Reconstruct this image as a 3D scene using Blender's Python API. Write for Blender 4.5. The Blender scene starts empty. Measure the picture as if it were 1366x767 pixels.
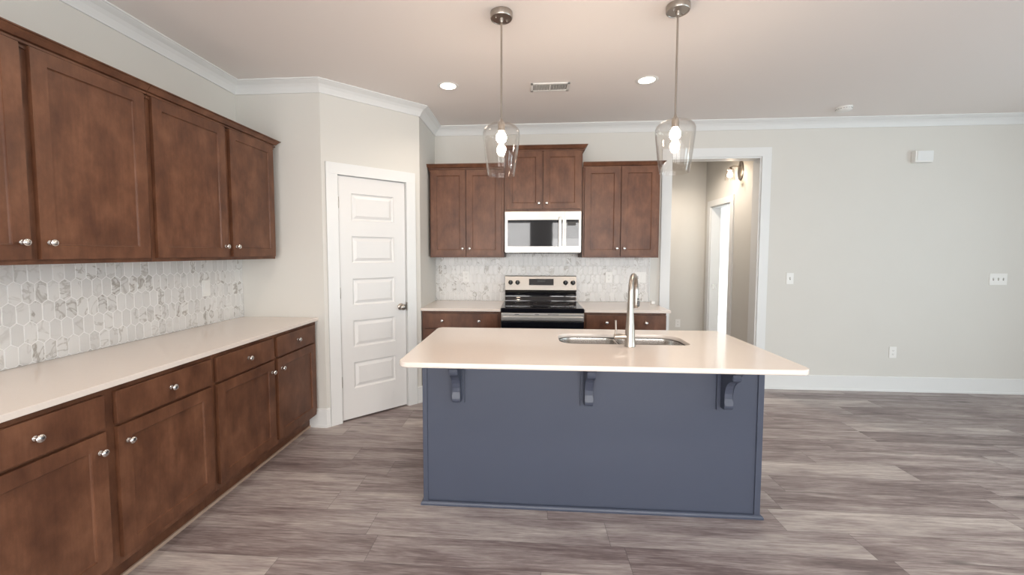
import bpy, bmesh, math, random
from mathutils import Vector, Matrix
random.seed(7)
PI = math.pi
sc = bpy.context.scene
COL = sc.collection

# ------------------------------------------------------------------ camera
W_, H_ = 1366.0, 767.0
F_PX, CX, CY = 542.78, 665.78, 367.26
YAW, PITCH, EYE = 0.0712, 0.0556, 1.423
cam_d = bpy.data.cameras.new('camera')
cam = bpy.data.objects.new('camera', cam_d)
COL.objects.link(cam)
cam_d.sensor_fit = 'HORIZONTAL'
cam_d.sensor_width = 36.0
cam_d.lens = F_PX / W_ * 36.0
cam_d.shift_x = (W_ / 2 - CX) / W_
cam_d.shift_y = -(H_ / 2 - CY) / W_
cam_d.clip_start = 0.02
cam.location = (0, 0, EYE)
cam.rotation_euler = (PI / 2 - PITCH, 0, YAW)
sc.camera = cam

# ------------------------------------------------------------------ view, world, lights
sc.view_settings.view_transform = 'Standard'
sc.view_settings.look = 'None'
sc.view_settings.gamma = 1.0
sc.view_settings.use_curve_mapping = False
sc.view_settings.exposure = 0.0
sc.cycles.max_bounces = 10
sc.cycles.diffuse_bounces = 5
sc.cycles.transparent_max_bounces = 16
sc.cycles.sample_clamp_indirect = 6.0
sc.cycles.caustics_reflective = False
sc.cycles.caustics_refractive = False

world = bpy.data.worlds.new('world')
sc.world = world
world.use_nodes = True
world.node_tree.nodes['Background'].inputs[0].default_value = (0.80, 0.90, 1.0, 1)
world.node_tree.nodes['Background'].inputs[1].default_value = 1.1


def area(name, loc, rot, sx, sy, power, color, spread=PI):
    l = bpy.data.lights.new(name, 'AREA')
    l.shape = 'RECTANGLE'
    l.size, l.size_y = sx, sy
    l.energy = power
    l.color = color
    l.spread = spread
    o = bpy.data.objects.new(name, l)
    COL.objects.link(o)
    o.location = loc
    o.rotation_euler = rot
    return o


DAY = (1.0, 0.95, 0.90)
DAY_R = (0.78, 0.95, 1.0)
# daylight standing just outside each unseen window (rear wall y=-3, right wall x=6, far bedroom)
REAR_X = (-1.62, -0.42, 1.12, 2.26)  # inner pair set from the microwave's reflection, outer pair added to spread daylight
for wx in REAR_X:
    area('daylight_rear', (wx, -3.20, 1.35), (PI / 2, 0, 0), 1.02, 1.9, 80, DAY)
area('daylight_rear', (4.20, -3.20, 1.20), (PI / 2, 0, 0), 2.2, 2.2, 24, DAY)
area('daylight_right', (6.20, -1.00, 1.40), (PI / 2, 0, PI / 2), 1.6, 1.7, 66, DAY_R)
area('daylight_right', (6.20, 1.60, 1.40), (PI / 2, 0, PI / 2), 1.6, 1.7, 66, DAY_R)
area('daylight_bedroom', (5.70, 7.00, 1.45), (PI / 2, 0, PI / 2), 1.6, 1.5, 230, (0.93, 0.97, 1.0))

CAN_POWER, BULB_POWER, SCONCE_POWER = 13.0, 300.0, 42.0

# ------------------------------------------------------------------ room numbers
WL = 2.324            # left wall x = -WL
D = 4.39              # kitchen wall y
ZC = 2.757
YA = 3.148            # end wall of the counter alcove
XC = -1.634
XD, YD = -1.008, 3.756
XR, YR = 6.0, -3.0
TH = 0.12
XO0, XO1, ZO = 1.472, 2.370, 2.400    # hall opening
HX, HY = 2.494, 5.97
CT = 0.902            # counter top


# ------------------------------------------------------------------ materials
def new_mat(name):
    m = bpy.data.materials.new(name)
    m.use_nodes = True
    nt = m.node_tree
    b = nt.nodes['Principled BSDF']
    return m, nt, b


def N(nt, t, **kw):
    n = nt.nodes.new(t)
    for k, v in kw.items():
        setattr(n, k, v)
    return n


def simple(name, col, rough=0.5, metal=0.0, bump=0.0, bscale=200, spec=None, coat=0.0, var=0.0, vscale=3.0):
    m, nt, b = new_mat(name)
    b.inputs['Base Color'].default_value = (*col, 1)
    b.inputs['Roughness'].default_value = rough
    b.inputs['Metallic'].default_value = metal
    if spec is not None:
        b.inputs['Specular IOR Level'].default_value = spec
    if coat:
        b.inputs['Coat Weight'].default_value = coat
        b.inputs['Coat Roughness'].default_value = 0.05
    tc = N(nt, 'ShaderNodeTexCoord')
    if var:
        no = N(nt, 'ShaderNodeTexNoise')
        no.inputs['Scale'].default_value = vscale
        no.inputs['Detail'].default_value = 3
        nt.links.new(tc.outputs['Object'], no.inputs['Vector'])
        mx = N(nt, 'ShaderNodeMix', data_type='RGBA')
        mx.inputs[6].default_value = (*[c * (1 - var) for c in col], 1)
        mx.inputs[7].default_value = (*[min(1, c * (1 + var)) for c in col], 1)
        nt.links.new(no.outputs['Fac'], mx.inputs[0])
        nt.links.new(mx.outputs[2], b.inputs['Base Color'])
    if bump:
        n2 = N(nt, 'ShaderNodeTexNoise')
        n2.inputs['Scale'].default_value = bscale
        nt.links.new(tc.outputs['Object'], n2.inputs['Vector'])
        bp = N(nt, 'ShaderNodeBump')
        bp.inputs['Strength'].default_value = bump
        bp.inputs['Distance'].default_value = 0.002
        nt.links.new(n2.outputs['Fac'], bp.inputs['Height'])
        nt.links.new(bp.outputs['Normal'], b.inputs['Normal'])
    return m


def wood_mat(name, c_dark, c_mid, c_light, rough=0.38, grain_axis='z'):
    """blotchy stained maple"""
    m, nt, b = new_mat(name)
    L = nt.links.new
    tc = N(nt, 'ShaderNodeTexCoord')
    oi = N(nt, 'ShaderNodeObjectInfo')
    add = N(nt, 'ShaderNodeVectorMath', operation='ADD')
    mul = N(nt, 'ShaderNodeVectorMath', operation='SCALE')
    L(oi.outputs['Random'], mul.inputs['Scale'])
    mul.inputs[0].default_value = (7.3, 3.1, 5.7)
    L(tc.outputs['Object'], add.inputs[0])
    L(mul.outputs[0], add.inputs[1])
    mp = N(nt, 'ShaderNodeMapping')
    L(add.outputs[0], mp.inputs['Vector'])
    mp.inputs['Scale'].default_value = (1, 1, .55) if grain_axis == 'z' else (.55, 1, 1)
    n1 = N(nt, 'ShaderNodeTexNoise')
    n1.inputs['Scale'].default_value = 10
    n1.inputs['Detail'].default_value = 5
    n1.inputs['Roughness'].default_value = .6
    L(mp.outputs[0], n1.inputs['Vector'])
    r = N(nt, 'ShaderNodeValToRGB')
    r.color_ramp.elements[0].position = .30
    r.color_ramp.elements[0].color = (*c_dark, 1)
    r.color_ramp.elements[1].position = .72
    r.color_ramp.elements[1].color = (*c_light, 1)
    e = r.color_ramp.elements.new(.5)
    e.color = (*c_mid, 1)
    L(n1.outputs['Fac'], r.inputs['Fac'])
    mp2 = N(nt, 'ShaderNodeMapping')
    mp2.inputs['Scale'].default_value = (60, 60, 3) if grain_axis == 'z' else (3, 60, 60)
    L(add.outputs[0], mp2.inputs['Vector'])
    n2 = N(nt, 'ShaderNodeTexNoise')
    n2.inputs['Scale'].default_value = 1.5
    n2.inputs['Detail'].default_value = 3
    L(mp2.outputs[0], n2.inputs['Vector'])
    mx = N(nt, 'ShaderNodeMix', data_type='RGBA', blend_type='MULTIPLY')
    mx.inputs[0].default_value = .28
    L(r.outputs[0], mx.inputs[6])
    L(n2.outputs['Fac'], mx.inputs[7])
    g = N(nt, 'ShaderNodeMix', data_type='RGBA', blend_type='MULTIPLY')
    L(mx.outputs[2], b.inputs['Base Color'])
    b.inputs['Roughness'].default_value = rough
    b.inputs['Specular IOR Level'].default_value = .4
    return m


def floor_mat():
    """mauve-grey vinyl planks laid left to right"""
    m, nt, b = new_mat('plank_floor')
    L = nt.links.new
    PW, PL = 0.180, 1.22

    def M(op, a=None, bb=None, c=None):
        n = N(nt, 'ShaderNodeMath', operation=op)
        for i, v in enumerate((a, bb, c)):
            if v is None:
                continue
            if isinstance(v, (int, float)):
                n.inputs[i].default_value = v
            else:
                L(v, n.inputs[i])
        return n.outputs[0]
    tc = N(nt, 'ShaderNodeTexCoord')
    sp = N(nt, 'ShaderNodeSeparateXYZ')
    L(tc.outputs['Object'], sp.inputs[0])
    x, y = sp.outputs[0], sp.outputs[1]
    row = M('FLOOR', M('DIVIDE', M('ADD', y, 20.03), PW))
    wn = N(nt, 'ShaderNodeTexWhiteNoise', noise_dimensions='1D')
    L(row, wn.inputs['W'])
    xs = M('DIVIDE', M('ADD', M('ADD', x, 30.0), M('MULTIPLY', wn.outputs['Value'], PL)), PL)
    col = M('FLOOR', xs)
    fx = M('FRACT', xs)
    fy = M('FRACT', M('DIVIDE', M('ADD', y, 20.03), PW))
    cid = N(nt, 'ShaderNodeCombineXYZ')
    L(row, cid.inputs[0])
    L(col, cid.inputs[1])
    wn2 = N(nt, 'ShaderNodeTexWhiteNoise', noise_dimensions='3D')
    L(cid.outputs[0], wn2.inputs['Vector'])
    # grain coordinates: shift every plank
    off = N(nt, 'ShaderNodeVectorMath', operation='SCALE')
    L(wn2.outputs['Color'], off.inputs[0])
    off.inputs['Scale'].default_value = 13
    add = N(nt, 'ShaderNodeVectorMath', operation='ADD')
    L(tc.outputs['Object'], add.inputs[0])
    L(off.outputs[0], add.inputs[1])

    def noise(scale, detail, sx, sy, dist=0.0):
        mp = N(nt, 'ShaderNodeMapping')
        mp.inputs['Scale'].default_value = (sx, sy, 1)
        L(add.outputs[0], mp.inputs['Vector'])
        n = N(nt, 'ShaderNodeTexNoise')
        n.inputs['Scale'].default_value = scale
        n.inputs['Detail'].default_value = detail
        n.inputs['Roughness'].default_value = .6
        n.inputs['Distortion'].default_value = dist
        L(mp.outputs[0], n.inputs['Vector'])
        return n.outputs['Fac']
    big = noise(3.0, 4, .55, 4.0, .6)
    fine = noise(6.0, 5, 1.0, 16.0, .3)
    hair = noise(30.0, 3, .6, 9.0)
    f = M('ADD', M('ADD', M('MULTIPLY', big, .56), M('MULTIPLY', fine, .42)), M('MULTIPLY', hair, .22))
    f = M('ADD', M('SUBTRACT', f, .07), M('MULTIPLY', M('SUBTRACT', wn2.outputs['Value'], .5), .15))
    r = N(nt, 'ShaderNodeValToRGB')
    el = r.color_ramp.elements
    el[0].position, el[0].color = .33, (.125, .092, .092, 1)
    el[1].position, el[1].color = .74, (.585, .535, .505, 1)
    for p, c in ((.44, (.205, .160, .156)), (.54, (.315, .265, .258)), (.64, (.440, .390, .368))):
        e = el.new(p)
        e.color = (*c, 1)
    L(f, r.inputs['Fac'])
    # knots
    mpk = N(nt, 'ShaderNodeMapping')
    mpk.inputs['Scale'].default_value = (1.5, 4.4, 1)
    L(add.outputs[0], mpk.inputs['Vector'])
    vo = N(nt, 'ShaderNodeTexVoronoi')
    vo.inputs['Scale'].default_value = 1.0
    L(mpk.outputs[0], vo.inputs['Vector'])
    kn = N(nt, 'ShaderNodeMapRange')
    kn.inputs[1].default_value = .03
    kn.inputs[2].default_value = .13
    kn.inputs[3].default_value = .45
    kn.inputs[4].default_value = 1.0
    L(vo.outputs['Distance'], kn.inputs[0])
    mk = N(nt, 'ShaderNodeMix', data_type='RGBA', blend_type='MULTIPLY')
    mk.inputs[0].default_value = 1
    L(r.outputs[0], mk.inputs[6])
    L(kn.outputs[0], mk.inputs[7])
    # seams
    ex = M('MULTIPLY', M('MINIMUM', fx, M('SUBTRACT', 1, fx)), PL)
    ey = M('MULTIPLY', M('MINIMUM', fy, M('SUBTRACT', 1, fy)), PW)
    e = M('MINIMUM', ex, ey)
    sm = N(nt, 'ShaderNodeMapRange')
    sm.inputs[1].default_value = .0004
    sm.inputs[2].default_value = .0022
    sm.inputs[3].default_value = .55
    sm.inputs[4].default_value = 1.0
    L(e, sm.inputs[0])
    ms = N(nt, 'ShaderNodeMix', data_type='RGBA', blend_type='MULTIPLY')
    ms.inputs[0].default_value = 1
    L(mk.outputs[2], ms.inputs[6])
    L(sm.outputs[0], ms.inputs[7])
    L(ms.outputs[2], b.inputs['Base Color'])
    b.inputs['Roughness'].default_value = .40
    b.inputs['Specular IOR Level'].default_value = .45
    bp = N(nt, 'ShaderNodeBump')
    bp.inputs['Strength'].default_value = .25
    bp.inputs['Distance'].default_value = .002
    L(M('ADD', M('MULTIPLY', f, .6), sm.outputs[0]), bp.inputs['Height'])
    L(bp.outputs['Normal'], b.inputs['Normal'])
    return m


def tile_mat():
    m, nt, b = new_mat('marble_tile')
    L = nt.links.new
    at = N(nt, 'ShaderNodeAttribute', attribute_name='tile')
    tc = N(nt, 'ShaderNodeTexCoord')
    sc_ = N(nt, 'ShaderNodeVectorMath', operation='SCALE')
    L(at.outputs['Vector'], sc_.inputs[0])
    sc_.inputs['Scale'].default_value = 9
    add = N(nt, 'ShaderNodeVectorMath', operation='ADD')
    L(tc.outputs['Object'], add.inputs[0])
    L(sc_.outputs[0], add.inputs[1])
    n = N(nt, 'ShaderNodeTexNoise')
    n.inputs['Scale'].default_value = 8
    n.inputs['Detail'].default_value = 4
    n.inputs['Distortion'].default_value = 1.4
    L(add.outputs[0], n.inputs['Vector'])
    # veins: dark where noise is near one half
    s = N(nt, 'ShaderNodeMath', operation='SUBTRACT')
    L(n.outputs['Fac'], s.inputs[0])
    s.inputs[1].default_value = .47
    a = N(nt, 'ShaderNodeMath', operation='ABSOLUTE')
    L(s.outputs[0], a.inputs[0])
    mr = N(nt, 'ShaderNodeMapRange')
    mr.inputs[1].default_value = 0.0
    mr.inputs[2].default_value = .045
    mr.inputs[3].default_value = 1.0
    mr.inputs[4].default_value = 0.0
    L(a.outputs[0], mr.inputs[0])
    sepr = N(nt, 'ShaderNodeSeparateXYZ')
    L(at.outputs['Vector'], sepr.inputs[0])
    n3 = N(nt, 'ShaderNodeMath', operation='POWER')
    L(sepr.outputs[0], n3.inputs[0])
    n3.inputs[1].default_value = 1.6
    mu = N(nt, 'ShaderNodeMath', operation='MULTIPLY')
    L(mr.outputs[0], mu.inputs[0])
    L(n3.outputs[0], mu.inputs[1])
    mx = N(nt, 'ShaderNodeMix', data_type='RGBA')
    mx.inputs[6].default_value = (.72, .715, .705, 1)
    mx.inputs[7].default_value = (.34, .315, .28, 1)
    L(mu.outputs[0], mx.inputs[0])
    mt = N(nt, 'ShaderNodeMix', data_type='RGBA', blend_type='MULTIPLY')
    mt.inputs[0].default_value = .12
    L(mx.outputs[2], mt.inputs[6])
    L(sepr.outputs[1], mt.inputs[7])
    L(mt.outputs[2], b.inputs['Base Color'])
    b.inputs['Roughness'].default_value = .28
    return m


def glass_mat(name, tint=(1, 1, 1), ior=1.45, gain=1.0):
    m = bpy.data.materials.new(name)
    m.use_nodes = True
    nt = m.node_tree
    nt.nodes.clear()
    o = N(nt, 'ShaderNodeOutputMaterial')
    mx = N(nt, 'ShaderNodeMixShader')
    t = N(nt, 'ShaderNodeBsdfTransparent')
    t.inputs[0].default_value = (*tint, 1)
    g = N(nt, 'ShaderNodeBsdfGlossy')
    g.inputs['Roughness'].default_value = .02
    fr = N(nt, 'ShaderNodeLayerWeight')
    fr.inputs[0].default_value = .5
    pw = N(nt, 'ShaderNodeMath', operation='POWER')
    pw.inputs[1].default_value = 3.0
    nt.links.new(fr.outputs['Facing'], pw.inputs[0])
    mm = N(nt, 'ShaderNodeMath', operation='MULTIPLY_ADD')
    mm.inputs[1].default_value = .45 * gain
    mm.inputs[2].default_value = .016 * gain
    nt.links.new(pw.outputs[0], mm.inputs[0])
    nt.links.new(mm.outputs[0], mx.inputs[0])
    nt.links.new(t.outputs[0], mx.inputs[1])
    nt.links.new(g.outputs[0], mx.inputs[2])
    nt.links.new(mx.outputs[0], o.inputs[0])
    return m


def emit_mat(name, col, strength):
    m, nt, b = new_mat(name)
    b.inputs['Base Color'].default_value = (*col, 1)
    b.inputs['Emission Color'].default_value = (*col, 1)
    b.inputs['Emission Strength'].default_value = strength
    return m


def steel_mat(name, col=(.62, .60, .58), rough=.25, aniso_axis=None):
    m, nt, b = new_mat(name)
    b.inputs['Base Color'].default_value = (*col, 1)
    b.inputs['Metallic'].default_value = 1
    b.inputs['Roughness'].default_value = rough
    tc = N(nt, 'ShaderNodeTexCoord')
    mp = N(nt, 'ShaderNodeMapping')
    mp.inputs['Scale'].default_value = (3, 400, 400)
    n = N(nt, 'ShaderNodeTexNoise')
    n.inputs['Scale'].default_value = 1
    nt.links.new(tc.outputs['Object'], mp.inputs['Vector'])
    nt.links.new(mp.outputs[0], n.inputs['Vector'])
    bp = N(nt, 'ShaderNodeBump')
    bp.inputs['Strength'].default_value = .06
    bp.inputs['Distance'].default_value = .0005
    nt.links.new(n.outputs['Fac'], bp.inputs['Height'])
    nt.links.new(bp.outputs['Normal'], b.inputs['Normal'])
    return m


MT = dict(
    wall=simple('greige_wall_paint', (.645, .635, .60), .7, bump=.15, bscale=350, var=.015),
    ceil=simple('ceiling_paint', (.84, .80, .775), .85, bump=.1, bscale=300),
    trim=simple('white_trim_paint', (.74, .755, .755), .38, var=.01),
    door=simple('white_door_paint', (.72, .72, .715), .35, var=.01),
    wood=wood_mat('brown_stained_maple', (.092, .036, .0195), (.147, .061, .032), (.218, .096, .052)),
    quartz=simple('cream_quartz', (.76, .69, .635), .10, var=.025, vscale=90, spec=.5),
    navy=simple('slate_blue_paint', (.062, .074, .110), .38, var=.04, vscale=5, bump=.05, bscale=120),
    tile=tile_mat(),
    grout=simple('white_grout', (.88, .88, .87), .8, bump=.1),
    floor=floor_mat(),
    steel=steel_mat('stainless_steel', (.52, .50, .475), .30),
    steel_d=steel_mat('appliance_steel', (.36, .345, .325), .30),
    steel_s=steel_mat('sink_steel', (.60, .57, .54), .26),
    nickel=simple('brushed_nickel', (.43, .39, .35), .30, 1.0, var=.03, vscale=40),
    knob=simple('satin_nickel_knob', (.72, .70, .68), .22, 1.0, var=.02, vscale=60),
    blackglass=simple('black_glass', (.006, .006, .009), .04, spec=.7, var=.1),
    mirrorglass=simple('reflective_oven_glass', (.02, .021, .024), .03, spec=.62, var=.05),
    black=simple('black_enamel', (.012, .012, .014), .22, var=.1),
    plastic=simple('white_plastic', (.80, .80, .78), .35, var=.01),
    slot=simple('dark_slot', (.05, .05, .05), .6, var=.1),
    greyslot=simple('shaded_slot', (.22, .20, .19), .6, var=.1),
    tan=simple('unfinished_shoe_strip', (.42, .31, .24), .6, var=.1, vscale=12),
    glass=glass_mat('clear_lamp_glass', (.985, .975, .965), 1.5, 1.5),
    pane=glass_mat('window_glass', (.98, .99, 1), 1.45),
    sconce_bulb=emit_mat('sconce_bulb', (1.0, .78, .55), SCONCE_POWER),
    bulb=emit_mat('warm_bulb', (1.0, .80, .62), BULB_POWER),
    can=emit_mat('recessed_lens', (1.0, .86, .72), 9),
    subfloor=simple('bedroom_carpet', (.62, .60, .57), .95, bump=.4, bscale=600),
    blind=simple('white_blind', (.78, .79, .80), .5, var=.02),
)


# ------------------------------------------------------------------ mesh helpers
def BM():
    return bmesh.new()


def box(bm, x0, x1, y0, y1, z0, z1, bev=0.0, seg=2):
    g = bmesh.ops.create_cube(bm, size=1.0)
    vs = g['verts']
    bmesh.ops.scale(bm, vec=(abs(x1 - x0), abs(y1 - y0), abs(z1 - z0)), verts=vs)
    bmesh.ops.translate(bm, vec=((x0 + x1) / 2, (y0 + y1) / 2, (z0 + z1) / 2), verts=vs)
    if bev:
        es = list({e for v in vs for e in v.link_edges})
        bmesh.ops.bevel(bm, geom=es, offset=bev, segments=seg, profile=.7, affect='EDGES')


def lathe(bm, prof, seg=24, mtx=None, cap0=True, cap1=True):
    """profile [(r, z)] round z"""
    rings = []
    for r, z in prof:
        if r < 1e-6:
            rings.append([bm.verts.new((0, 0, z))])
        else:
            rings.append([bm.verts.new((r * math.cos(2 * PI * i / seg), r * math.sin(2 * PI * i / seg), z)) for i in range(seg)])
    fs = []
    for a, b in zip(rings, rings[1:]):
        for i in range(seg):
            j = (i + 1) % seg
            if len(a) == 1 and len(b) == 1:
                continue
            if len(a) == 1:
                fs.append(bm.faces.new((a[0], b[i], b[j])))
            elif len(b) == 1:
                fs.append(bm.faces.new((a[i], b[0], a[j])))
            else:
                fs.append(bm.faces.new((a[i], b[i], b[j], a[j])))
    if cap0 and len(rings[0]) > 1:
        bm.faces.new(rings[0][::-1])
    if cap1 and len(rings[-1]) > 1:
        bm.faces.new(rings[-1])
    vs = [v for r in rings for v in r]
    if mtx is not None:
        bmesh.ops.transform(bm, matrix=mtx, verts=vs)
    return vs


def loops(bm, ls, cap0=False, cap1=False):
    """loft closed loops of equal length"""
    rs = [[bm.verts.new(p) for p in l] for l in ls]
    n = len(rs[0])
    for a, b in zip(rs, rs[1:]):
        for i in range(n):
            j = (i + 1) % n
            bm.faces.new((a[i], a[j], b[j], b[i]))
    if cap0:
        bm.faces.new(rs[0][::-1])
    if cap1:
        bm.faces.new(rs[-1])


def tube(bm, pts, rad, seg=14, cap=True):
    """tube along 3D points, rad = number or list"""
    pts = [Vector(p) for p in pts]
    n = len(pts)
    if not hasattr(rad, '__len__'):
        rad = [rad] * n
    rings = []
    up = Vector((0, 0, 1))
    prev = None
    for i, p in enumerate(pts):
        t = (pts[min(i + 1, n - 1)] - pts[max(i - 1, 0)]).normalized()
        if prev is None:
            a = t.cross(up)
            if a.length < .1:
                a = t.cross(Vector((1, 0, 0)))
            a.normalize()
        else:
            a = (prev - t * prev.dot(t)).normalized()
        prev = a
        b = t.cross(a)
        rings.append([p + (a * math.cos(2 * PI * k / seg) + b * math.sin(2 * PI * k / seg)) * rad[i] for k in range(seg)])
    loops(bm, rings, cap, cap)


def rrect(x0, x1, y0, y1, r, z, n=8):
    out = []
    if not hasattr(r, '__len__'):
        r = (r,) * 4
    for (cx, cy, a0, rr) in ((x1 - r[0], y0 + r[0], -90, r[0]), (x1 - r[1], y1 - r[1], 0, r[1]), (x0 + r[2], y1 - r[2], 90, r[2]), (x0 + r[3], y0 + r[3], 180, r[3])):
        for k in range(n + 1):
            a = math.radians(a0 + 90 * k / n)
            out.append((cx + rr * math.cos(a), cy + rr * math.sin(a), z))
    return out


def sweep(bm, path, prof, closed=False):
    """profile [(out, z)] swept along an xy path, out = to the right of travel, mitred"""
    P = [Vector((p[0], p[1])) for p in path]
    n = len(P)
    segs = n if closed else n - 1
    nr = []
    for i in range(segs):
        d = (P[(i + 1) % n] - P[i]).normalized()
        nr.append(Vector((d.y, -d.x)))
    offs = []
    for i in range(n):
        if closed:
            a, b = nr[i - 1], nr[i]
        else:
            a, b = nr[max(i - 1, 0)], nr[min(i, segs - 1)]
        m = (a + b)
        offs.append(m / (1 + a.dot(b)))
    rings = [[bm.verts.new((P[i].x + offs[i].x * o, P[i].y + offs[i].y * o, z)) for o, z in prof] for i in range(n)]
    k = len(prof)
    for i in range(segs):
        a, b = rings[i], rings[(i + 1) % n]
        for j in range(k):
            jj = (j + 1) % k
            bm.faces.new((a[j], a[jj], b[jj], b[j]))
    if not closed:
        bm.faces.new(rings[0])
        bm.faces.new(rings[-1][::-1])


def obj(name, bm, mat, parent=None, loc=None, rot=None, smooth=False, ang=35):
    bmesh.ops.recalc_face_normals(bm, faces=bm.faces)
    me = bpy.data.meshes.new(name)
    bm.to_mesh(me)
    bm.free()
    me.materials.append(mat)
    if smooth:
        me.set_sharp_from_angle(angle=math.radians(ang))
        for p in me.polygons:
            p.use_smooth = True
        me.set_sharp_from_angle(angle=math.radians(ang))
    o = bpy.data.objects.new(name, me)
    COL.objects.link(o)
    if parent:
        o.parent = parent
    if loc:
        o.location = loc
    if rot:
        o.rotation_euler = rot
    return o


def tag(o, label, cat, group=None):
    o['label'] = label
    o['category'] = cat
    if group:
        o['group'] = group
    return o


def thing(name, label, cat, loc=(0, 0, 0), rz=0.0, group=None):
    o = bpy.data.objects.new(name, None)
    o.empty_display_size = .1
    COL.objects.link(o)
    o.location = loc
    o.rotation_euler = (0, 0, rz)
    return tag(o, label, cat, group)


def struct(o):
    o['kind'] = 'structure'
    return o


def copy_tree(o, parent=None):
    c = o.copy()
    COL.objects.link(c)
    c.parent = parent
    for ch in list(o.children):
        copy_tree(ch, c)
    return c


def plane_bm(x0, x1, y0, y1, z0, z1):
    bm = BM()
    box(bm, x0, x1, y0, y1, z0, z1)
    return bm


# ------------------------------------------------------------------ room shell
struct(obj('floor', plane_bm(-WL - .3, XR + .3, YR - .3, HY + .1, -.10, 0), MT['floor']))
struct(obj('floor_bedroom', plane_bm(-WL - .3, XR + .3, HY + .1, 8.9, -.10, 0), MT['subfloor']))
struct(obj('ceiling', plane_bm(-WL - .3, XR + .3, YR - .3, 8.9, ZC, ZC + .12), MT['ceil']))


def wall(name, p0, p1, openings=(), th=TH, z1=ZC, mat='wall', ext0=0.0, ext1=0.0):
    """wall slab from p0 to p1; room on the right of travel, thickness to the left"""
    p0, p1 = Vector(p0), Vector(p1)
    d = (p1 - p0)
    Lg = d.length
    ang = math.atan2(d.y, d.x)
    bm = BM()
    s = -ext0
    for (a, b, z0, zt) in sorted(openings):
        box(bm, s, a, 0, th, 0, z1)
        if z0 > 0:
            box(bm, a, b, 0, th, 0, z0)
        box(bm, a, b, 0, th, zt, z1)
        s = b
    box(bm, s, Lg + ext1, 0, th, 0, z1)
    return struct(obj(name, bm, MT[mat], loc=(p0.x, p0.y, 0), rot=(0, 0, ang)))


wall('wall_left', (-WL, YR), (-WL, 8.5), ext0=TH, ext1=TH)
wall('wall_end', (-WL, YA), (XC, YA))
DL = math.hypot(XD - XC, YD - YA)
DANG = math.atan2(YD - YA, XD - XC)
wall('wall_diagonal', (XC, YA), (XD, YD), [(.108, .738, 0, 2.068)])
wall('wall_pantry', (XD, YD), (XD, D))
wall('wall_back', (XD, D), (XR, D), [(XO0 - XD, XO1 - XD, 0, ZO)], ext0=TH, ext1=TH)
WIN_Z = (.60, 2.20)
wall('wall_right', (XR, D), (XR, YR), [(D - 2.4, D - .8, .55, 2.25), (D + .2, D + 1.8, .55, 2.25)], ext1=TH)
wall('wall_rear', (XR, YR), (-WL, YR), [(XR - 5.3, XR - 3.1, 0.02, 2.25)] + [(XR - wx - .51, XR - wx + .51, .40, 2.30) for wx in REAR_X], ext0=TH)
wall('wall_hall_end', (-WL, HY), (HX + TH, HY))
wall('wall_hall_side', (HX, HY), (HX, D + TH), [(HY - 5.792, HY - 5.238, 0, 2.045)], ext0=0)
wall('wall_bedroom_far', (HX, 8.47), (5.5, 8.47))
wall('wall_bedroom_right', (5.5, 8.47), (5.5, D + TH), [(8.47 - 7.8, 8.47 - 6.2, .7, 2.2)])
wall('wall_bedroom_left', (HX + TH, HY + TH), (HX + TH, 8.47), th=.1)

# crown molding of the big room
crown_prof = [(0, ZC), (0, ZC - .085), (.010, ZC - .085), (.014, ZC - .076), (.020, ZC - .066), (.032, ZC - .048), (.050, ZC - .030), (.068, ZC - .020), (.078, ZC - .014), (.082, ZC - .010), (.090, ZC - .008), (.090, ZC)]
bm = BM()
room_path = [(-WL, YR), (-WL, YA), (XC, YA), (XD, YD), (XD, D), (XR, D), (XR, YR)]
sweep(bm, room_path, crown_prof, closed=True)
struct(obj('trim_1', bm, MT['trim']))

# baseboards
base_prof = [(0, 0), (.020, 0), (.020, .018), (.015, .022), (.015, .148), (.009, .154), (0, .154)]


def dpt(s, off=0.0):
    c, n = math.cos(DANG), math.sin(DANG)
    return (XC + c * s + n * off, YA + n * s - c * off)


for nm, path in (('baseboard_diagonal', [(-1.775, YA), (XC, YA), dpt(.026)]),
                 ('baseboard_pantry', [dpt(.822), (XD, YD), (XD, 3.83)]),
                 ('baseboard_back', [(XO1 + .092, D), (XR, D)]),
                 ('baseboard_right', [(XR, D), (XR, YR)]),
                 ('baseboard_left', [(-WL, YR), (-WL, .955)]),
                 ('baseboard_rear', [(3.0, YR), (-WL, YR)]),
                 ('baseboard_hall', [(HX - 3, HY), (HX, HY)]),
                 ('baseboard_hall_side', [(HX, 5.145), (HX, D + TH)]),
                 ('baseboard_bedroom', [(HX + TH, 8.47), (5.5, 8.47), (5.5, D + TH)])):
    bm = BM()
    sweep(bm, path, base_prof)
    struct(obj(nm, bm, MT['trim']))


def casing(name, loc, ang, s0, s1, zt, w=.091, t=.019, two_sided=False, th=TH, jamb=.0):
    """flat craftsman casing round an opening; local x along wall, -y into the room"""
    bm = BM()
    e = .0015
    box(bm, s0 - w, s0, -t, 0, 0, zt, e)
    box(bm, s1, s1 + w, -t, 0, 0, zt, e)
    box(bm, s0 - w, s1 + w, -t, 0, zt, zt + w, e)
    if jamb:
        box(bm, s0 - .001, s0 + jamb, -.004, th + .004, 0, zt, 0)
        box(bm, s1 - jamb, s1 + .001, -.004, th + .004, 0, zt, 0)
        box(bm, s0 + jamb, s1 - jamb, -.004, th + .004, zt - jamb, zt + .001, 0)
    if two_sided:
        box(bm, s0 - w, s0, th, th + t, 0, zt, e)
        box(bm, s1, s1 + w, th, th + t, 0, zt, e)
        box(bm, s0 - w, s1 + w, th, th + t, zt, zt + w, e)
    return struct(obj(name, bm, MT['trim'], loc=loc, rot=(0, 0, ang)))


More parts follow.
